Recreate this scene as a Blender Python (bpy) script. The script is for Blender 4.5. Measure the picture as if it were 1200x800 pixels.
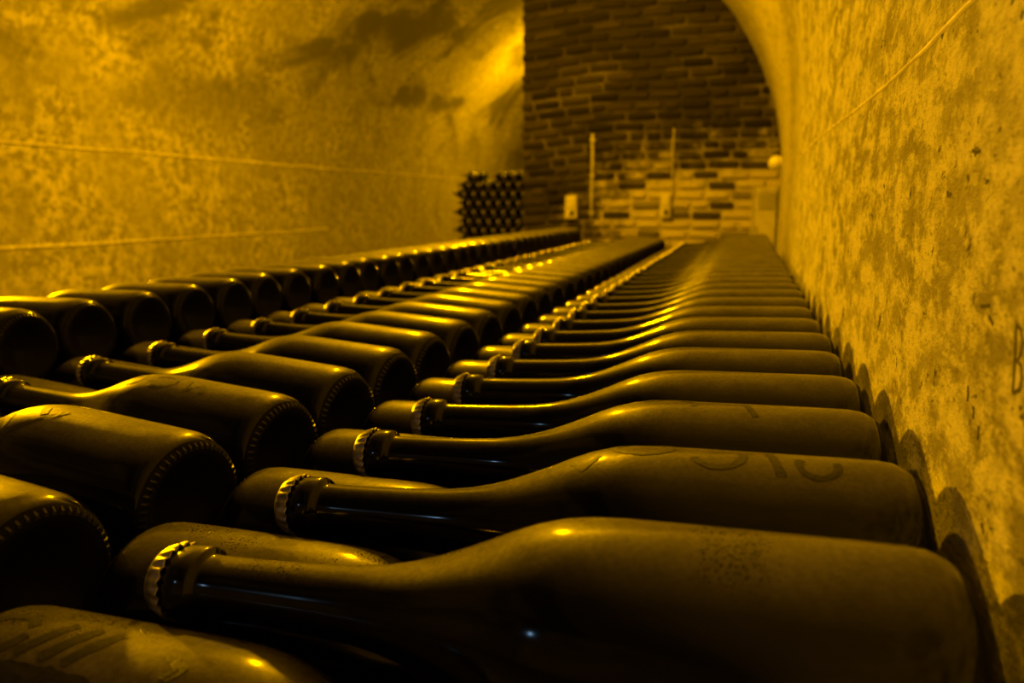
import bpy, bmesh, math, random
from mathutils import Vector, Matrix, noise
random.seed(7)
sc = bpy.context.scene
for o in list(bpy.data.objects): bpy.data.objects.remove(o)
R = math.radians
H = 0.75                      # eye height above the cellar floor; z values below are given relative to the eye

# ------------------------------------------------------------------ camera
cd = bpy.data.cameras.new('camera'); cam = bpy.data.objects.new('camera', cd)
sc.collection.objects.link(cam); sc.camera = cam
cam.location = (0, 0, H)
cam.rotation_euler = (R(90-10.3), 0, R(17.0))
cd.sensor_width = 36; cd.lens = 890/1200*36; cd.clip_start = 0.01; cd.clip_end = 60
cd.dof.use_dof = True; cd.dof.focus_distance = 0.43; cd.dof.aperture_fstop = 8.5

# ------------------------------------------------------------------ world, lamps, exposure
w = bpy.data.worlds.new('World'); sc.world = w; w.use_nodes = True
w.node_tree.nodes['Background'].inputs[0].default_value = (1, .55, .02, 1)
w.node_tree.nodes['Background'].inputs[1].default_value = 0.0
sc.view_settings.view_transform = 'Standard'; sc.view_settings.look = 'None'
sc.view_settings.exposure = 0.0; sc.view_settings.gamma = 1.0
sc.view_settings.use_curve_mapping = False
SODIUM = (1.0, .455, .0)
def lamp(name, loc, power, rad, col=SODIUM):
    l = bpy.data.lights.new(name, 'POINT'); l.energy = power; l.shadow_soft_size = rad; l.color = col
    o = bpy.data.objects.new(name, l); sc.collection.objects.link(o)
    o.location = (loc[0], loc[1], loc[2]+H); return o
lamp('sodium_lamp_ahead', (-1.5, 3.3, 1.62), 270, .05)
sp = lamp('added_wall_spot', (-3.15, 2.2, .50), 400, .04)  # added unseen spot, cone and place chosen to brighten the near right wall
sp.data = bpy.data.lights.new('added_wall_spot', 'SPOT'); sp.data.energy = 560; sp.data.color = SODIUM; sp.data.shadow_soft_size = .04
sp.data.spot_size = R(66); sp.data.spot_blend = 1.0
sp.rotation_euler = (Vector((.09, .30, -.15))-Vector((-3.15, 2.2, .50))).to_track_quat('-Z', 'Y').to_euler()
lamp('sodium_lamp_beyond', (-2.0, 9.0, 1.4), 130, .05)
lamp('white_emergency_lamp', (-1.3, -1.2, .5), 1.4, .018, (.35, .65, 1.0))

# ------------------------------------------------------------------ node helpers
class NT:
    def __init__(s, name):
        s.m = bpy.data.materials.new(name); s.m.use_nodes = True
        s.t = s.m.node_tree; s.t.nodes.clear()
        s.out = s.n('ShaderNodeOutputMaterial')
    def n(s, typ, **kw):
        nd = s.t.nodes.new(typ)
        for k, v in kw.items(): setattr(nd, k, v)
        return nd
    def l(s, a, b): s.t.links.new(a, b)
    def setin(s, sock, v):
        if hasattr(v, 'is_linked') or isinstance(v, bpy.types.NodeSocket): s.l(v, sock)
        else: sock.default_value = v
    def coord(s, kind='Object', scale=(1, 1, 1), rot=(0, 0, 0), loc=(0, 0, 0)):
        c = s.n('ShaderNodeTexCoord'); m = s.n('ShaderNodeMapping')
        src = c.outputs[kind] if kind != 'World' else s.n('ShaderNodeNewGeometry').outputs['Position']
        s.l(src, m.inputs[0]); m.inputs[1].default_value = loc; m.inputs[2].default_value = rot; m.inputs[3].default_value = scale
        return m.outputs[0]
    def noise(s, vec, scale, detail=4, rough=.55, dist=0):
        n = s.n('ShaderNodeTexNoise'); s.l(vec, n.inputs['Vector'])
        n.inputs['Scale'].default_value = scale; n.inputs['Detail'].default_value = detail
        n.inputs['Roughness'].default_value = rough; n.inputs['Distortion'].default_value = dist
        return n.outputs['Fac']
    def ss(s, v, a, b, lo=0., hi=1.):
        n = s.n('ShaderNodeMapRange', interpolation_type='SMOOTHSTEP'); s.setin(n.inputs[0], v)
        n.inputs[1].default_value = a; n.inputs[2].default_value = b; n.inputs[3].default_value = lo; n.inputs[4].default_value = hi
        return n.outputs[0]
    def math(s, op, a, b=0.):
        n = s.n('ShaderNodeMath', operation=op); s.setin(n.inputs[0], a); s.setin(n.inputs[1], b); return n.outputs[0]
    def mix(s, f, a, b, mode='MIX'):
        n = s.n('ShaderNodeMix', data_type='RGBA', blend_type=mode)
        s.setin(n.inputs[0], f)
        for i, v in ((6, a), (7, b)):
            if isinstance(v, tuple): n.inputs[i].default_value = (*v, 1)
            else: s.l(v, n.inputs[i])
        return n.outputs[2]
    def bsdf(s, col, rough=.8, metal=0., spec=.5, coat=0., coat_r=.2):
        p = s.n('ShaderNodeBsdfPrincipled')
        if isinstance(col, tuple): p.inputs['Base Color'].default_value = (*col, 1)
        else: s.l(col, p.inputs['Base Color'])
        s.setin(p.inputs['Roughness'], rough); p.inputs['Metallic'].default_value = metal
        p.inputs['Specular IOR Level'].default_value = spec
        p.inputs['Coat Weight'].default_value = coat; p.inputs['Coat Roughness'].default_value = coat_r
        return p
    def bump(s, h, strength, dist, *ps):
        b = s.n('ShaderNodeBump'); b.inputs['Strength'].default_value = strength; b.inputs['Distance'].default_value = dist
        s.l(h, b.inputs['Height'])
        for p in ps: s.l(b.outputs[0], p.inputs['Normal'])
    def done(s, p):
        s.l(p.outputs[0], s.out.inputs[0]); return s.m

def mat_plain(name, col, rough=.7, metal=0., var=.25, scale=40):
    t = NT(name); v = t.coord('Object')
    n = t.noise(v, scale, 3)
    c = t.mix(t.ss(n, .3, .7), tuple(x*(1-var) for x in col), tuple(min(1, x*(1+var)) for x in col))
    p = t.bsdf(c, rough, metal); t.bump(n, .2, .002, p); return t.done(p)

def mat_wall_left():
    t = NT('mottled_limed_concrete'); v = t.coord('Object')
    fine = t.noise(v, 20, 8, .8, .0)
    mid = t.noise(v, 3.2, 6, .7, .2)
    vs = t.coord('Object', (1, 1.2, .35)); streak = t.noise(vs, 4.2, 4, .6, .6)
    vb = t.coord('Object', (.6, .55, .9), (R(35), 0, 0)); blotch = t.noise(vb, 2.2, 4, .55, .5)
    grey = (.24, .23, .195); pale = (.70, .67, .58)
    flk = t.noise(v, 45, 6, .8, .1)
    c = t.mix(t.ss(fine, .44, .57), grey, pale)
    c = t.mix(t.ss(flk, .56, .68, 0., .7), c, (.20, .19, .16))
    c = t.mix(t.ss(mid, .38, .68, .75, 0.), c, (.36, .345, .30))
    c = t.mix(t.ss(streak, .56, .72, 0., .55), c, (.23, .22, .19))
    # dark stains, stronger high on the vault
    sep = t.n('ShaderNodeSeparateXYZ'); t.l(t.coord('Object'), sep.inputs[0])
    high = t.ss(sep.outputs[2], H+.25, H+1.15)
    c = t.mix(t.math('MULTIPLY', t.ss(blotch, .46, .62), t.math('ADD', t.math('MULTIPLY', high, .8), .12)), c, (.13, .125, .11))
    p = t.bsdf(c, .85, 0, .3)
    h = t.math('ADD', t.math('MULTIPLY', fine, .6), mid)
    t.bump(h, .45, .012, p); return t.done(p)

def mat_wall_right():
    t = NT('streaked_rough_plaster'); v = t.coord('Object')
    vs = t.coord('Object', (1, .42, .8)); streak = t.noise(vs, 60, 7, .75, .2)
    vs2 = t.coord('Object', (1, .6, .45), (0, 0, 0), (1, 2, 5)); big = t.noise(vs2, 10, 5, .65, .3)
    fine = t.noise(t.coord('Object', (1, .40, 1)), 330, 5, .75, .2)
    blot = t.noise(t.coord('Object', (1, .5, .9)), 34, 6, .7, .4)
    c = t.mix(t.ss(streak, .42, .58), (.20, .188, .155), (.60, .57, .48))
    c = t.mix(t.ss(big, .40, .66, .0, .5), c, (.62, .59, .50))
    c = t.mix(t.ss(blot, .54, .68, 0., .65), c, (.21, .195, .16))
    c = t.mix(t.ss(fine, .52, .66, 0., .7), c, (.13, .12, .10))
    pit = t.noise(t.coord('Object', (1, .45, .6), (0, 0, 0), (3, 1, 2)), 130, 4, .7, .3)
    c = t.mix(t.ss(pit, .62, .68, 0., .9), c, (.06, .055, .045))
    p = t.bsdf(c, .85, 0, .3)
    h = t.math('ADD', t.math('MULTIPLY', fine, .35), t.math('ADD', t.math('MULTIPLY', streak, .8), blot))
    h = t.math('SUBTRACT', h, t.math('MULTIPLY', t.ss(pit, .62, .72), .6))
    t.bump(h, 1.0, .0040, p); return t.done(p)

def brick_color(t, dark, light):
    """pale lower patch: lime wash plus lamp light painted into the colour over dark masonry; object space of the wall = world space"""
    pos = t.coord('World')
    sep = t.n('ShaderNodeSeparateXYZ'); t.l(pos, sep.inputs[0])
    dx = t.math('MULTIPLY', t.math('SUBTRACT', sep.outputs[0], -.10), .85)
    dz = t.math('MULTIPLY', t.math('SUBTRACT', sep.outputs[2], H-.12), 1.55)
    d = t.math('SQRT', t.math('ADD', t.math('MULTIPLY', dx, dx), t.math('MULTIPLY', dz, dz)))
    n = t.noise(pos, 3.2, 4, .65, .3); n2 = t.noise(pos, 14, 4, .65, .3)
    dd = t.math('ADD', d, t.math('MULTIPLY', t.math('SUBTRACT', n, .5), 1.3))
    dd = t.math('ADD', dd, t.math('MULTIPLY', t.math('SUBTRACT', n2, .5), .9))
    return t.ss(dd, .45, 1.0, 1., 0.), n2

def mat_brick():
    t = NT('brick_painted_light'); m, n2 = brick_color(t, None, None)
    inf = t.n('ShaderNodeObjectInfo')
    rnd = inf.outputs['Random']
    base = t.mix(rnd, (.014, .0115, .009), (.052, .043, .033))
    # some bricks inside the pale area stay bare
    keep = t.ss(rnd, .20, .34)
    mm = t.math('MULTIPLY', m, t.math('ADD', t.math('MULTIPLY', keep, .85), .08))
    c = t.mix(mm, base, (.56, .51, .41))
    p = t.bsdf(c, .9, 0, .2); t.bump(n2, .6, .01, p); return t.done(p)
def mat_mortar():
    t = NT('lime_mortar'); m, n2 = brick_color(t, None, None)
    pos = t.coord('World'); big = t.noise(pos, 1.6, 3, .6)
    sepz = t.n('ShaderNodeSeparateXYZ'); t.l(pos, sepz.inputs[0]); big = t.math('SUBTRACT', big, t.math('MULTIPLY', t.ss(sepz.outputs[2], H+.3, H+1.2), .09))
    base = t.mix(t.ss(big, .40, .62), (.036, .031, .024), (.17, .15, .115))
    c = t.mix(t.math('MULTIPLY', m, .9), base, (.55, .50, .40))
    p = t.bsdf(c, .95, 0, .2); t.bump(n2, .6, .01, p); return t.done(p)

def mat_bottle(name, neck_dust, speck):
    """dark green-black glass, cellar dust lying on the upward faces"""
    t = NT(name); v = t.coord('Object')
    inf = t.n('ShaderNodeObjectInfo'); add = t.n('ShaderNodeVectorMath', operation='ADD')
    t.l(v, add.inputs[0])
    comb = t.n('ShaderNodeCombineXYZ'); t.l(t.math('MULTIPLY', inf.outputs['Random'], 37.), comb.inputs[1]); t.l(comb.outputs[0], add.inputs[1])
    vv = add.outputs[0]
    geo = t.n('ShaderNodeNewGeometry'); sn = t.n('ShaderNodeSeparateXYZ'); t.l(geo.outputs['Normal'], sn.inputs[0])
    so = t.n('ShaderNodeSeparateXYZ'); t.l(v, so.inputs[0])
    n1 = t.noise(vv, 30, 5, .65, .4); n2 = t.noise(vv, 400, 3, .7)
    up = t.ss(sn.outputs[2], .70, .97)  # real dust, its edge narrowed to paint the sides in shade
    along = t.ss(so.outputs[0], .15, .205, 1., neck_dust)
    am = t.math('MULTIPLY', t.math('MULTIPLY', up, along), t.ss(n1, .25, .75, .55, 1.))
    am = t.math('MULTIPLY', am, t.ss(n2, .3, .7, .7, 1.))
    rr2 = t.math('SQRT', t.math('ADD', t.math('MULTIPLY', so.outputs[1], so.outputs[1]), t.math('MULTIPLY', so.outputs[2], so.outputs[2])))
    punt = t.math('MULTIPLY', t.math('LESS_THAN', rr2, .0385), t.math('LESS_THAN', so.outputs[0], .03))
    am = t.math('MULTIPLY', am, t.math('SUBTRACT', 1., punt))
    if speck:
        vo = t.n('ShaderNodeTexVoronoi'); t.l(vv, vo.inputs['Vector']); vo.inputs['Scale'].default_value = 620
        cl = t.noise(vv, 22, 2, .5)
        thr = t.ss(cl, .44, .66, .0, .36)
        dot = t.math('LESS_THAN', vo.outputs['Distance'], thr)
        am = t.math('MULTIPLY', am, t.math('SUBTRACT', 1., t.math('MULTIPLY', dot, .9)))
    glass = t.bsdf((.0035, .004, .0018), .10, 0, .36)
    dust = t.bsdf((.135, .124, .094), .46, 0, .5, .35, .16)
    t.bump(n2, .12, .0006, dust)
    mx = t.n('ShaderNodeMixShader'); t.l(am, mx.inputs[0]); t.l(glass.outputs[0], mx.inputs[1]); t.l(dust.outputs[0], mx.inputs[2])
    punt_shade = t.bsdf((.008, .0075, .006), .8, 0, .08)
    m2 = t.n('ShaderNodeMixShader'); t.l(t.math('MULTIPLY', punt, .92), m2.inputs[0]); t.l(mx.outputs[0], m2.inputs[1]); t.l(punt_shade.outputs[0], m2.inputs[2])  # dull black painted into the punt hollow to keep it in shade
    t.l(m2.outputs[0], t.out.inputs[0]); return t.m

def mat_cap():
    t = NT('dusty_crown_metal'); v = t.coord('Object'); n = t.noise(v, 160, 4, .6)
    c = t.mix(t.ss(n, .35, .65), (.24, .225, .19), (.54, .51, .45))
    p = t.bsdf(c, .36, .75, .5); t.bump(n, .2, .0005, p); return t.done(p)

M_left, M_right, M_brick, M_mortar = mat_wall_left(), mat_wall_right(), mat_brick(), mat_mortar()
M_glass = mat_bottle('dusty_dark_glass', .30, False)
M_speck = mat_bottle('speckled_dusty_glass', .75, True)
M_cap = mat_cap()
M_wipe = mat_plain('wiped_glass', (.016, .015, .011), .55, 0, .3, 300)
M_knurl = mat_plain('knurled_glass', (.02, .02, .012), .25, 0, .2, 200)
M_floor = mat_plain('packed_earth', (.16, .145, .115), .95, 0, .4, 6)
M_paint = mat_plain('cream_painted_metal', (.56, .53, .44), .55, 0, .12, 9)
M_pipe = mat_plain('grey_conduit', (.50, .47, .38), .5, 0, .2, 20)
M_globe = mat_plain('opal_glass', (.82, .80, .74), .3, 0, .03, 20)
M_dark = mat_plain('dark_groove', (.05, .046, .036), .9, 0, .3, 120)
M_seam = mat_plain('lime_seam', (.62, .59, .50), .9, 0, .3, 30)
M_crown_dark = mat_plain('darkened_crown_plaster', (.09, .085, .07), .9, 0, .4, 5)  # unseen crown coloured dark so the glass reflects no bright vault
M_louvre_shade = mat_plain('louvre_shadow_paint', (.20, .185, .15), .8, 0, .2, 30)
M_box = mat_plain('pale_plastic', (.66, .62, .52), .5, 0, .1, 30)

# ------------------------------------------------------------------ object helpers
col = sc.collection
def mesh_obj(name, bm, mat, parent=None, smooth=True):
    me = bpy.data.meshes.new(name); bm.to_mesh(me); bm.free()
    for p in me.polygons: p.use_smooth = smooth
    me.materials.append(mat)
    return link(name, me, parent)
def link(name, me, parent=None):
    o = bpy.data.objects.new(name, me); col.objects.link(o)
    if parent: o.parent = parent
    return o
def tag(o, label, cat, group=None, kind=None):
    o['label'] = label; o['category'] = cat
    if group: o['group'] = group
    if kind: o['kind'] = kind
    return o
def box(bm, x0, x1, y0, y1, z0, z1, bev=0.):
    g = bmesh.ops.create_cube(bm, size=1, matrix=Matrix.Translation(((x0+x1)/2, (y0+y1)/2, (z0+z1)/2)) @ Matrix.Diagonal((x1-x0, y1-y0, z1-z0, 1)))
    if bev:
        ed = list({e for v in g['verts'] for e in v.link_edges})
        bmesh.ops.bevel(bm, geom=ed, offset=bev, segments=2, affect='EDGES', profile=.5)
def lathe(bm, prof, seg):
    """prof: list of (x along the axis, radius); closed with a pole where the radius is 0"""
    rings = []
    for x, r in prof:
        if r <= 1e-6: rings.append([bm.verts.new((x, 0, 0))])
        else: rings.append([bm.verts.new((x, r*math.sin(2*math.pi*k/seg), r*math.cos(2*math.pi*k/seg))) for k in range(seg)])
    for a, b in zip(rings, rings[1:]):
        for k in range(seg):
            k2 = (k+1) % seg
            f = [a[k % len(a)], a[k2 % len(a)], b[k2 % len(b)], b[k % len(b)]]
            u = []
            for q in f:
                if q not in u: u.append(q)
            if len(u) > 2: bm.faces.new(u)
    bmesh.ops.recalc_face_normals(bm, faces=bm.faces)
def tube(bm, pts, r, seg=8):
    prev = None
    for i, p in enumerate(pts):
        p = Vector(p); d = (Vector(pts[min(i+1, len(pts)-1)]) - Vector(pts[max(i-1, 0)])).normalized()
        a = d.cross(Vector((0.3, 1, .2))).normalized(); b = d.cross(a)
        ring = [bm.verts.new(p + a*r*math.cos(2*math.pi*k/seg) + b*r*math.sin(2*math.pi*k/seg)) for k in range(seg)]
        if prev:
            for k in range(seg): bm.faces.new((prev[k], prev[(k+1) % seg], ring[(k+1) % seg], ring[k]))
        else: bm.faces.new(ring)
        prev = ring
    bm.faces.new(prev); bmesh.ops.recalc_face_normals(bm, faces=bm.faces)

# ------------------------------------------------------------------ the tunnel
RV, ZS, YB = 1.85, .15, 5.6          # vault radius, springing height (from the eye), brick wall distance
def xr(y): return .088 + .028*min(max(y-1.5, 0), YB-1.5)
def wall_pt(y, s):
    """s: arc length up the right wall, over the crown and down the left wall"""
    h0 = H + ZS
    if s < h0: x, z, nx, nz = xr(y), s-H, -1, 0
    elif s < h0 + math.pi*RV:
        a = (s-h0)/RV; x, z, nx, nz = xr(y)-RV+RV*math.cos(a), ZS+RV*math.sin(a), -math.cos(a), -math.sin(a)
    else: x, z, nx, nz = xr(y)-2*RV, ZS-(s-h0-math.pi*RV), 1, 0
    return x, z, nx, nz
STOT = 2*(H+ZS)+math.pi*RV
def disp(name, x, y, z, amp):
    k = noise.noise(Vector((x*1.3, y*1.1, z*1.3)))*amp + noise.noise(Vector((x*4, y*4, z*4)))*amp*.3
    if name == 'wall_right': k = k*min(1, max(.05, (z-.02)/.25, (y-2.5)/2))
    return k
def vault_part(name, s0, s1, ns, mat, amp):
    ys = []; y = -3.6
    while y < 16: ys.append(y); y += .05 if -.2 < y < 3 else .14
    ys.append(16.)
    verts, faces = [], []
    for y in ys:
        for j in range(ns+1):
            s = s0+(s1-s0)*j/ns; x, z, nx, nz = wall_pt(y, s)
            k = disp(name, x, y, z, amp)
            verts.append((x+nx*k, y, z+nz*k+H))
    n1 = ns+1
    for i in range(len(ys)-1):
        for j in range(ns): faces.append((i*n1+j, i*n1+j+1, (i+1)*n1+j+1, (i+1)*n1+j))
    me = bpy.data.meshes.new(name); me.from_pydata(verts, [], faces); me.materials.append(mat)
    for p in me.polygons: p.use_smooth = True
    o = link(name, me); o['kind'] = 'structure'; return o
sA = H+ZS+R(75)*RV; sB = H+ZS+R(107)*RV
w_right = vault_part('wall_right', 0, sA, 60, M_right, .012)
ceil_ = vault_part('ceiling', sA, sB, 24, M_crown_dark, .02)
w_left = vault_part('wall_left', sB, STOT, 60, M_left, .03)
for o, lab in ((w_right, 'streaked plaster tunnel wall at the right curving into the vault'), (ceil_, 'crown of the plastered barrel vault overhead'), (w_left, 'mottled tunnel wall at the left curving into the vault')):
    o['label'] = lab
bm = bmesh.new(); box(bm, -4.2, .6, -3.8, 16.2, -.12, 0)
fl = mesh_obj('floor', bm, M_floor, smooth=False); fl['kind'] = 'structure'; fl['label'] = 'dark earth cellar floor below the bottle stacks'
for nm, y0, y1 in (('wall_front', -3.75, -3.6), ('wall_end', 16, 16.15)):
    bm = bmesh.new(); box(bm, -4.2, .6, y0, y1, 0, H+2.2)
    o = mesh_obj(nm, bm, M_left, smooth=False); o['kind'] = 'structure'; o['label'] = 'plastered wall closing the tunnel'

# raised formwork seams on the plaster
def seam(parent, y0, y1, zf, side, wid, mat):
    bm = bmesh.new(); prev = None; y = y0
    while y <= y1:
        z = zf + noise.noise(Vector((y*2.2, side, zf)))*.008 + noise.noise(Vector((y*9, side, zf)))*.003
        hh = wid*(.75+.5*noise.noise(Vector((y*5, 3, zf))))
        s = (H+z) if side > 0 else STOT-(H+z)
        if z > ZS: s = H+ZS+math.asin((z-ZS)/RV)*RV if side > 0 else H+ZS+(math.pi-math.asin((z-ZS)/RV))*RV
        x, zz, nx, nz = wall_pt(y, s); k = (disp('wall_right', x, y, zz, .012)+.0012) if side > 0 else (disp('wall_left', x, y, zz, .03)+.007)
        vs = [bm.verts.new((x-nx*.02, y, zz-hh+H)), bm.verts.new((x+nx*k, y, zz-hh*.4+H)), bm.verts.new((x+nx*k, y, zz+hh*.4+H)), bm.verts.new((x-nx*.02, y, zz+hh+H))]
        if prev:
            for q in range(3): bm.faces.new((prev[q], prev[q+1], vs[q+1], vs[q]))
        prev = vs; y += .04 if side > 0 else .09
    bmesh.ops.recalc_face_normals(bm, faces=bm.faces)
    mesh_obj('formwork_seam', bm, mat, parent)
seam(w_right, .28, 5.5, .083, 1, .0028, M_seam)
seam(w_left, 1.2, 10, .30, -1, .020, M_seam)
seam(w_left, 1.2, 6, -.225, -1, .020, M_seam)

# incised letter and gouges on the right wall (y, z from the eye)
def groove(name, pts, wd):
    bm = bmesh.new(); prev = None
    for i, (y, z) in enumerate(pts):
        a = pts[max(i-1, 0)]; b = pts[min(i+1, len(pts)-1)]
        d = Vector((b[0]-a[0], b[1]-a[1])); d.normalize(); nrm = Vector((-d.y, d.x))*wd/2
        x = xr(y)-disp('wall_right', xr(y), y, z, .012)-.0003
        q = [bm.verts.new((x, y+nrm.x, z+nrm.y+H)), bm.verts.new((x, y-nrm.x, z-nrm.y+H)),
             bm.verts.new((x+.0016, y-nrm.x, z-nrm.y+H)), bm.verts.new((x+.0016, y+nrm.x, z+nrm.y+H))]
        if prev:
            for k in range(4): bm.faces.new((prev[k], prev[(k+1) % 4], q[(k+1) % 4], q[k]))
        else: bm.faces.new(q)
        prev = q
    bm.faces.new(prev); bmesh.ops.recalc_face_normals(bm, faces=bm.faces)
    return mesh_obj(name, bm, M_dark, w_right, False)
BSTEM = [(0.28859, -0.03944), (0.28715, -0.04585), (0.28572, -0.05225), (0.2845, -0.05927), (0.28462, -0.06134)]
BBOWL = [(0.28849, -0.03971), (0.2835, -0.04066), (0.28061, -0.04413), (0.28113, -0.04847), (0.28391, -0.05131), (0.27956, -0.05172), (0.27744, -0.05538), (0.27804, -0.05949), (0.28313, -0.06186), (0.28513, -0.06117)]
GOUGES = [[(0.33533, -0.07165), (0.33374, -0.07407), (0.33363, -0.07754)], [(0.32509, -0.07744), (0.3237, -0.07946), (0.32394, -0.08192)], [(0.31655, -0.08289), (0.31511, -0.08515), (0.31583, -0.08772)], [(0.27551, -0.06429), (0.27542, -0.06569)], [(0.36503, 0.02165), (0.35946, 0.02028), (0.3535, 0.02058)], [(0.35946, 0.02028), (0.3602, 0.01896)], [(0.32947, -0.03896), (0.31907, -0.0373)], [(0.31871, -0.04109), (0.3126, -0.04337)]]
g = groove('incised_letter', BSTEM, .0014); g['label'] = 'incised letter B scratched in the plaster'
groove('incised_letter', BBOWL, .0014)
for gp in GOUGES: groove('gouge', gp, .0014)

# ------------------------------------------------------------------ brick wall
XE = -1.632
bm = bmesh.new(); box(bm, XE+.006, .45, YB+.014, YB+.36, 0, H+2.02)
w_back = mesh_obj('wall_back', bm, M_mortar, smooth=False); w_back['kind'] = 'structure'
w_back['label'] = 'old brick wall closing the right of the tunnel, lime washed and lit below'
CH = .069
brick_meshes = {}
def brick_mesh(wd, v):
    key = (round(wd, 2), v)
    if key not in brick_meshes:
        rs = random.Random(v*31+int(wd*1000)); b = bmesh.new()
        box(b, -wd/2, wd/2, -.012, .03, -.0215, .0215, .006)
        for vv in b.verts:
            vv.co += Vector((rs.uniform(-1, 1)*.004, rs.uniform(-1, 1)*.003, rs.uniform(-1, 1)*.003))
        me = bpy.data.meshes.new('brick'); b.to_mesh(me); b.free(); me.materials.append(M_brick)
        for p in me.polygons: p.use_smooth = True
        brick_meshes[key] = me
    return brick_meshes[key]
def inside(x, z):
    cx = xr(YB)-RV
    return x < xr(YB)+.05 if z < ZS else (x-cx)**2+(z-ZS)**2 < (RV+.05)**2
BR = []; row = 0; z = -H+.05
while z < ZS+RV:
    x = XE + (0 if row % 2 else -.111) + random.uniform(-.02, .02)
    while x < .3:
        wd = random.choice((.19, .19, .175, .155, .09)) if z < .9 else .19
        a, b = max(x, XE), min(x+wd, .27); x += wd+random.uniform(.02, .03)
        if b-a < .05: continue
        xm = (a+b)/2; bend = min(0, xm+.95); dz = .10*bend*abs(bend)/(abs(bend)+.15) if bend < 0 else 0
        zz = z+dz+random.uniform(-.004, .004)
        if not inside(xm, zz) or zz < -H+.03: continue
        BR.append(((xm, YB+random.uniform(.0, .008), zz+H), (random.uniform(-.02, .02), -.09*min(1, abs(bend)/.3)+random.uniform(-.012, .012), random.uniform(-.02, .02)), brick_mesh(b-a, random.randrange(4))))
    z += CH; row += 1

# the 300 bricks in sight are parts; the courses hidden behind the stacks and high above the frame are one part
BR.sort(key=lambda q: abs(q[0][2]-(H+.60)))
for loc, rot, me in BR[:298]:
    o = link('brick', me, w_back); o.location = loc; o.rotation_euler = rot
bm = bmesh.new()
for loc, rot, me in BR[298:]:
    t0 = len(bm.verts); bm.from_mesh(me); bm.verts.ensure_lookup_table()
    mt = Matrix.Translation(loc)
    for v in bm.verts[t0:]: v.co = mt @ v.co
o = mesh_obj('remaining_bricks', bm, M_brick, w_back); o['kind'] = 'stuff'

# ------------------------------------------------------------------ fittings on the brick wall
def empty(name, loc, rot=(0, 0, 0)):
    o = bpy.data.objects.new(name, None); col.objects.link(o); o.location = loc; o.rotation_euler = rot
    o.empty_display_size = .05; return o
cond = empty('wall_conduit', (-1.095, YB-.02, H-.13)); tag(cond, 'straight pale conduit running up the dark brick wall beside the left box', 'conduit')
bm = bmesh.new(); tube(bm, [(0, 0, 0), (-.003, 0, .2), (0, 0, .42), (-.004, 0, .625)], .010); mesh_obj('pipe', bm, M_pipe, cond)
for zc in (.06, .33, .58):
    bm = bmesh.new(); box(bm, -.02, .02, -.012, .02, zc-.008, zc+.008, .003); mesh_obj('pipe_clip', bm, M_pipe, cond, False)
wire = tag(empty('wall_cable', (-.522, YB-.016, H-.1)), 'thin cable running up the lime washed, lit bricks above the right box', 'cable')
bm = bmesh.new(); tube(bm, [(0, 0, 0), (.003, 0, .2), (-.003, 0, .42), (0, 0, .62)], .005); mesh_obj('cable_sheath', bm, M_pipe, wire)
bm = bmesh.new(); box(bm, -.008, .008, -.006, .016, .3, .308); mesh_obj('cable_clip', bm, M_pipe, wire, False)
def wall_box(x, z0, z1, wd, label):
    e = tag(empty('switch_box', (x, YB-.004, H+z0)), label, 'switch box', 'switch boxes on the brick wall'); h = z1-z0
    bm = bmesh.new(); box(bm, -wd/2, wd/2, -.05, .004, 0, h, .006); mesh_obj('housing', bm, M_box, e, False)
    bm = bmesh.new(); box(bm, -wd*.38, wd*.38, -.058, -.05, h*.5, h*.9, .003); mesh_obj('cover', bm, M_box, e, False)
    bm = bmesh.new(); box(bm, -wd*.05, wd*.3, -.064, -.05, h*.12, h*.36, .004); mesh_obj('rocker', bm, M_dark, e, False)
wall_box(-1.245, -.11, .057, .085, 'pale switch box on the dark left part of the brick wall')
wall_box(-.562, -.10, .067, .072, 'pale switch box on the lime washed, lit middle of the brick wall')

cab = tag(empty('vent_cabinet', (.112, YB-.075, 0)), 'cream louvred cabinet standing between brick wall and right wall', 'cabinet')
zt = H+.108
bm = bmesh.new(); box(bm, -.070, .076, -.06, .07, 0, zt, .004); mesh_obj('body', bm, M_paint, cab, False)
bm = bmesh.new(); box(bm, -.088, -.076, -.07, .07, 0, zt+.006, .003); mesh_obj('frame_post', bm, M_paint, cab, False)
bm = bmesh.new(); box(bm, -.062, .070, -.070, -.06, .03, zt-.008, .002); door = mesh_obj('door', bm, M_paint, cab, False)
bm = bmesh.new(); box(bm, -.046, .060, -.0712, -.068, zt-.150, zt-.030); mesh_obj('louvre_shade_panel', bm, M_louvre_shade, door, False)  # raised dark panel painted as the shade behind the slats
for k in range(7):
    bm = bmesh.new(); box(bm, -.046, .060, -.006, .006, -.0012, .0012)
    o = mesh_obj('louvre_slat', bm, M_paint, door, False); o.location = (0, -.0755, zt-.042-.0160*k); o.rotation_euler = (R(42), 0, 0)
bm = bmesh.new(); box(bm, -.052, -.046, -.078, -.07, zt-.30, zt-.26, .002); mesh_obj('handle', bm, M_dark, door, False)

bl = tag(empty('globe_lamp', (xr(4.6)-.002, 4.60, H+.222), (0, R(-90), 0)), 'round white globe lamp on the right wall beside the brick arch', 'lamp')
bm = bmesh.new(); lathe(bm, [(0, 0), (0, .036), (.008, .036), (.011, .032), (.011, 0)], 24)
for v in bm.verts: v.co = Vector((v.co.y, v.co.z, v.co.x))
mesh_obj('base_plate', bm, M_paint, bl)
bm = bmesh.new(); bmesh.ops.create_uvsphere(bm, u_segments=24, v_segments=14, radius=.041, matrix=Matrix.Translation((0, 0, .034)))
mesh_obj('globe', bm, M_globe, bl)

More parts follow.
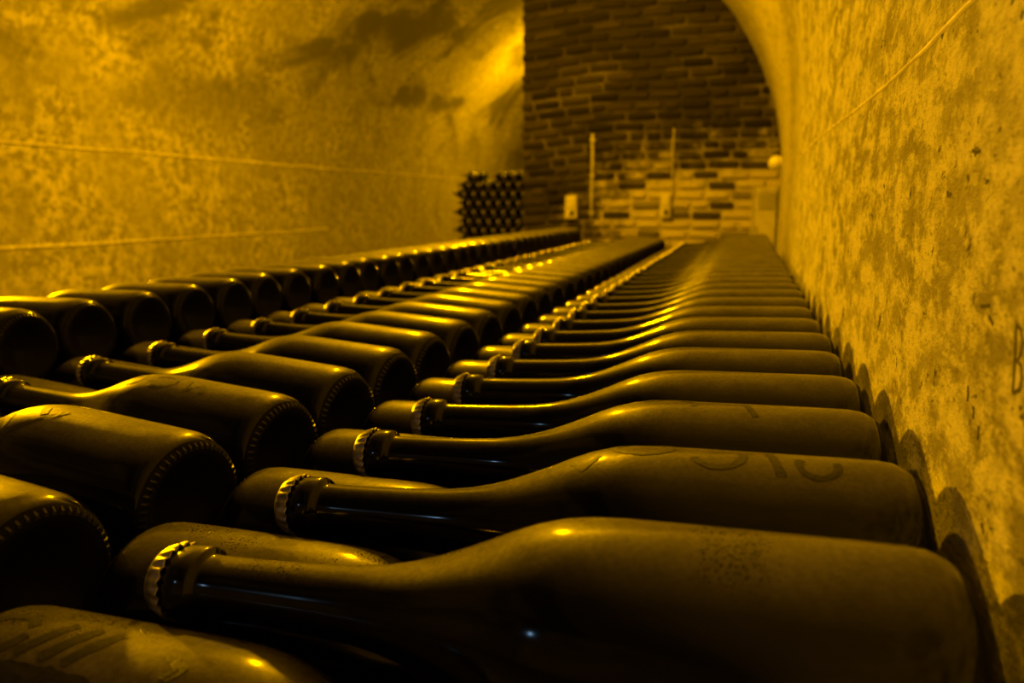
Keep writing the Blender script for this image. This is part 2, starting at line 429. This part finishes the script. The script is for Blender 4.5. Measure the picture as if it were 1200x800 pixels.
# ------------------------------------------------------------------ bottles
PROF = [(.020, 0), (.019, .006), (.014, .016), (.006, .025), (.0016, .030), (0, .0335), (.0012, .0365), (.0045, .0396), (.009, .0416), (.015, .0425),
        (.030, .0428), (.060, .0430), (.090, .0432), (.106, .0432), (.118, .0427), (.128, .0413), (.138, .0386), (.147, .0351), (.156, .0310),
        (.166, .0268), (.176, .0229), (.186, .0197), (.197, .0171), (.210, .0151), (.228, .0139), (.250, .0131), (.268, .0127), (.2755, .0126),
        (.2775, .0129), (.2785, .0152), (.280, .0159), (.288, .0158), (.2905, .0150), (.292, .0140), (.296, .0136), (.299, .0125), (.2995, 0)]
LX = 1.034
PROF = [(a*LX, r) for a, r in PROF]
def rad(s):
    for (a, ra), (b, rb) in zip(PROF[5:], PROF[6:]):
        if a <= s <= b: return ra+(rb-ra)*(s-a)/(b-a)
    return .012
bm = bmesh.new(); lathe(bm, PROF, 48)
me_body = bpy.data.meshes.new('glass_body'); bm.to_mesh(me_body); bm.free()
for p in me_body.polygons: p.use_smooth = True
me_body.materials.append(M_glass)
me_body_s = me_body.copy(); me_body_s.materials.clear(); me_body_s.materials.append(M_speck)
# crown cap: smooth disc, fluted skirt with 21 teeth
bm = bmesh.new(); SEG = 84; rings = []
for x, r, fl_ in ((.3012, 0, 0), (.3012, .0085, 0), (.3010, .0122, 0), (.3000, .0136, 0), (.2982, .0147, .1), (.2955, .0153, .6), (.2925, .0160, 1.), (.2915, .0161, 1.), (.2918, .0152, 1.)):
    if r == 0: rings.append([bm.verts.new((x+.2995*(LX-1), 0, 0))]); continue
    rr = []
    for k in range(SEG):
        a = 2*math.pi*k/SEG; q = r + .0010*fl_*math.cos(21*a)
        rr.append(bm.verts.new((x+.2995*(LX-1), q*math.sin(a), q*math.cos(a))))
    rings.append(rr)
for a, b in zip(rings, rings[1:]):
    for k in range(SEG):
        f = [a[k % len(a)], a[(k+1) % SEG % len(a)], b[(k+1) % SEG], b[k]]
        u = []
        for q in f:
            if q not in u: u.append(q)
        bm.faces.new(u)
bmesh.ops.recalc_face_normals(bm, faces=bm.faces)
me_cap = bpy.data.meshes.new('crown_cap'); bm.to_mesh(me_cap); bm.free(); me_cap.materials.append(M_cap)
for p in me_cap.polygons: p.use_smooth = True
# knurled contact ring on the heel
bm = bmesh.new(); NK = 52
for k in range(NK):
    a = 2*math.pi*k/NK; c = Vector((.0009, .0362*math.sin(a), .0362*math.cos(a)))
    e = Vector((.0, math.sin(a), math.cos(a))); tn = Vector((0, math.cos(a), -math.sin(a))); ax = Vector((-1, 0, 0))
    dn = (e*.75+ax*.66).normalized(); along = (e*.66-ax*.75).normalized()
    base = [bm.verts.new(c+along*u*.0026+tn*v*.00125-dn*.0010) for u, v in ((-1, -1), (1, -1), (1, 1), (-1, 1))]
    top = [bm.verts.new(c+along*u*.0014+tn*v*.0006+dn*.0004) for u, v in ((-1, -1), (1, -1), (1, 1), (-1, 1))]
    bm.faces.new(top)
    for q in range(4): bm.faces.new((base[q], base[(q+1) % 4], top[(q+1) % 4], top[q]))
bmesh.ops.recalc_face_normals(bm, faces=bm.faces)
me_knurl = bpy.data.meshes.new('knurled_ring'); bm.to_mesh(me_knurl); bm.free(); me_knurl.materials.append(M_knurl)

M_capd = mat_plain('dull_dark_cap', (.24, .225, .19), .6, .2, .3, 90)
me_cap_d = me_cap.copy(); me_cap_d.materials.clear(); me_cap_d.materials.append(M_capd)
def bottle(base, yaw, tilt, label, group, speck=False, knurl=True, cap=None):
    """base: centre of the base from the eye; yaw: heading of the neck in degrees (0 = +x); tilt > 0 dips the neck"""
    e = empty('champagne_bottle', (base[0], base[1], base[2]+H), (0, R(tilt), R(yaw)))
    tag(e, label, 'bottle', group)
    link('glass_body', me_body_s if speck else me_body, e)
    c = link('crown_cap', cap or me_cap, e); c.rotation_euler = (random.uniform(0, 6), 0, 0); c['label'] = 'fluted metal crown cap'
    if knurl: link('knurled_ring', me_knurl, e)
    return e
ORD = ['nearest', 'second', 'third', 'fourth', 'fifth', 'sixth', 'seventh', 'eighth', 'ninth', 'tenth', 'eleventh', 'twelfth', 'thirteenth', 'fourteenth',
       'fifteenth', 'sixteenth', 'seventeenth', 'eighteenth', 'nineteenth', 'twentieth', 'twenty-first', 'twenty-second', 'twenty-third', 'twenty-fourth',
       'twenty-fifth', 'twenty-sixth', 'twenty-seventh', 'twenty-eighth', 'twenty-ninth', 'thirtieth', 'thirty-first', 'thirty-second', 'thirty-third', 'thirty-fourth']
def jit(a): return random.uniform(-a, a)
PITCH = .0877
STACKS = []
# right stack: necks to the left, bases to the right wall; between the necks a lower row with bases to the left
RB, RU, MB, MU, LB, LU = [], [], [], [], [], []
for i in range(32):
    y = .252 + PITCH*i + (.003 if i else 0)
    n = ORD[i]
    RB.append(bottle((.0765+jit(.0015)-(.004 if i == 0 else 0), y+jit(.0003), -.1520), 180+jit(.2), 2.0+jit(.15),
        f'{n} dusty dark bottle along the right wall, base against wall and neck pointing left', 'upper bottles of the right stack', i == 0, False))
for i in range(33):
    y = .208 + PITCH*i + (.0015 if i == 1 else .003 if i else 0)
    RU.append(bottle((-.2935+jit(.001), y+jit(.0003), -.2062), jit(.2), 0,
        f'{ORD[i]} bottle in the right stack lying lower, rounded base pointing left between necks', 'lower bottles of the right stack', i < 2))
MY = 6.5      # the middle stack lies a little askew, necks away from the viewer and slightly raised
def my(i):
    t = [.251, .354, .449, .542, .634]
    return t[i] if i < 5 else t[4]+.0917*(i-4)
for i in range(31):
    MB.append(bottle((-.3065+jit(.001), my(i)+jit(.0003), -.1768), 180-MY+jit(.15), -2.4+jit(.2),
        f'{ORD[i]} dusty dark bottle of the middle stack, knurled base facing right and neck left', 'upper bottles of the middle stack'))
for i in range(31):
    y = (my(i)+my(i+1))/2 + .386*math.tan(R(MY))
    MU.append(bottle((-.6925+jit(.002), y+jit(.0003), -.2042), -MY+jit(.1), 2.7,
        f'{ORD[i]} bottle in the middle stack lying lower, base pointing left behind crown caps', 'lower bottles of the middle stack'))
for i in range(33):
    y = .605 + .0873*i
    LB.append(bottle((-.722+jit(.004), y+jit(.0003), -.1515), 180+jit(.15), jit(.3)+.6,
        f'{ORD[i]} dark bottle of the left stack, flat base facing the middle stack', 'upper bottles of the left stack'))
for i in range(32):
    y = .640 + .0873*i+.0086
    LU.append(bottle((-1.078+jit(.003), y+jit(.0003), -.2015), jit(.15), 0,
        f'{ORD[i]} bottle in the left stack lying lower, base pointing to the left wall', 'lower bottles of the left stack'))

# writing wiped into the dust with a finger: ribbons that follow the glass (s from the base, angle from the top towards the viewer)
def mark(b, pts, wd, sign, n=10):
    """pts: (s, phi degrees); sign: which local side faces the viewer"""
    fine = []
    for (a, p), (a2, p2) in zip(pts, pts[1:]):
        for k in range(n): fine.append((a+(a2-a)*k/n, p+(p2-p)*k/n))
    fine.append(pts[-1])
    bm = bmesh.new(); prev = None
    for i, (s, p) in enumerate(fine):
        a = fine[max(i-1, 0)]; c = fine[min(i+1, len(fine)-1)]; r = rad(s)
        ds, dp = c[0]-a[0], R(c[1]-a[1])*r; ln = math.hypot(ds, dp) or 1
        w_ = wd*(.85+.3*noise.noise(Vector((s*200, p*.1, wd*1000))))/2
        q = []
        for t in (-1, -.33, .33, 1):
            s2, p2 = s - dp/ln*w_*t, R(p) + ds/ln*w_*t/r; r2 = rad(s2)+.0002
            q.append(bm.verts.new((s2, sign*r2*math.sin(p2), r2*math.cos(p2))))
        if prev:
            for k in range(3): bm.faces.new((prev[k], prev[k+1], q[k+1], q[k]))
        prev = q
    bmesh.ops.recalc_face_normals(bm, faces=bm.faces)
    o = mesh_obj('finger_mark', bm, M_wipe, b); o['label'] = 'mark wiped into the dust'
def arc(s, p, rs, rp, a0, a1, n=12):
    return [(s+rs*math.cos(R(a0+(a1-a0)*k/n)), p+rp*math.sin(R(a0+(a1-a0)*k/n))) for k in range(n+1)]
U = 1      # neck to the left: local +y faces the viewer
mark(RB[1], arc(.117, -6, .014, 13, 0, 360), .0030, U, 2)
mark(RB[1], [(.150, 8), (.143, 20), (.136, 6)], .003, U)
mark(RB[1], arc(.083, 2, .011, 15, 20, 200), .0042, U, 2)
mark(RB[1], [(.061, -8), (.056, 22)], .0045, U)
mark(RB[1], arc(.041, 8, .008, 13, -30, 200), .004, U, 2)
mark(RB[2], arc(.112, 0, .016, 11, 150, 330), .0034, U, 2)
mark(RB[2], [(.070, -6), (.064, 18)], .004, U)
V = U      # middle stack, neck to the left
mark(MB[1], [(.142, 14), (.128, 42), (.108, 20), (.098, 4)], .0055, V)
mark(MB[1], [(.120, 2), (.112, 14)], .006, V)
mark(MB[2], arc(.106, 12, .012, 12, 0, 330), .0034, V, 2)
mark(MB[2], [(.085, 2), (.078, 22), (.070, 6), (.062, 22)], .0036, V)
mark(MB[2], arc(.135, 12, .008, 10, 60, 300), .0034, V, 2)
W = -1     # neck to the right: local -y faces the viewer
for s in (.050, .062, .073): mark(RU[0], [(s, -6), (s-.012, 20)], .006, W)
mark(RU[0], arc(.024, 8, .011, 13, 0, 330), .005, W, 2)
mark(RU[0], [(.012, 38), (.040, 30), (.070, 30), (.095, 38)], .012, W)
mark(RU[0], [(.010, 58), (.040, 50), (.085, 54)], .014, W)
mark(RU[0], [(.098, 2), (.108, 10), (.104, 18)], .005, W)

# everything under the top layer: countless bottles of the stacks below, seen only as darkness in the gaps
LOW = [(0, .0335), (.006, .041), (.015, .0425), (.110, .0430), (.138, .0386), (.166, .0268), (.197, .0171), (.228, .0139), (.2985, .0135)]
def lower_layers(name, tops, label, pitch=.0985):
    verts, faces = [], []; SG = 12
    for b in tops:
        mw = Matrix.Translation(b.location) @ b.rotation_euler.to_matrix().to_4x4()
        k = 1
        while b.location.z - pitch*k - .044 > 0:
            o0 = len(verts)
            for x, r in LOW:
                for q in range(SG):
                    a = 2*math.pi*q/SG; p = mw @ Vector((x, r*math.sin(a), r*math.cos(a))); verts.append((p.x, p.y, p.z-pitch*k))
            for i in range(len(LOW)-1):
                for q in range(SG): faces.append((o0+i*SG+q, o0+i*SG+(q+1) % SG, o0+(i+1)*SG+(q+1) % SG, o0+(i+1)*SG+q))
            faces.append(tuple(o0+q for q in range(SG))); faces.append(tuple(o0+(len(LOW)-1)*SG+q for q in range(SG)))
            k += 1
    me = bpy.data.meshes.new(name); me.from_pydata(verts, [], faces); me.materials.append(M_glass)
    for p in me.polygons: p.use_smooth = True
    me.validate(); o = link(name, me); tag(o, label, 'bottles', None, 'stuff')
lower_layers('stacked_bottles', RB+RU, 'dark lower layers of bottles under the right stack')
lower_layers('stacked_bottles', MB+MU, 'dark lower layers of bottles under the middle stack')
lower_layers('stacked_bottles', LB+LU, 'dark lower layers of bottles under the left stack')

# ------------------------------------------------------------------ far pile of bottles beyond the edge of the brick wall, caps facing out
D = .0912; rowh = D*math.sqrt(3)/2
for r_ in range(13):
    zc = -H+.0435+rowh*r_
    for c in range(8):
        x = -2.50 + D*c + (D/2 if r_ % 2 else 0)
        if r_ == 12 and c in (0, 3): continue
        rw = ORD[12-r_] if r_ < 12 else 'top'
        cw = ORD[c] if c else 'first'
        bottle((x, 6.72, zc), -90, 0, f'capped bottle in the far pile, {rw} row from top, {cw} from left' if r_ < 12 else f'capped bottle on the top row of the far pile, {cw} from left',
               'bottles of the far pile', False, False, me_cap_d)
print('bricks', len(BR), 'objects', len(bpy.data.objects))
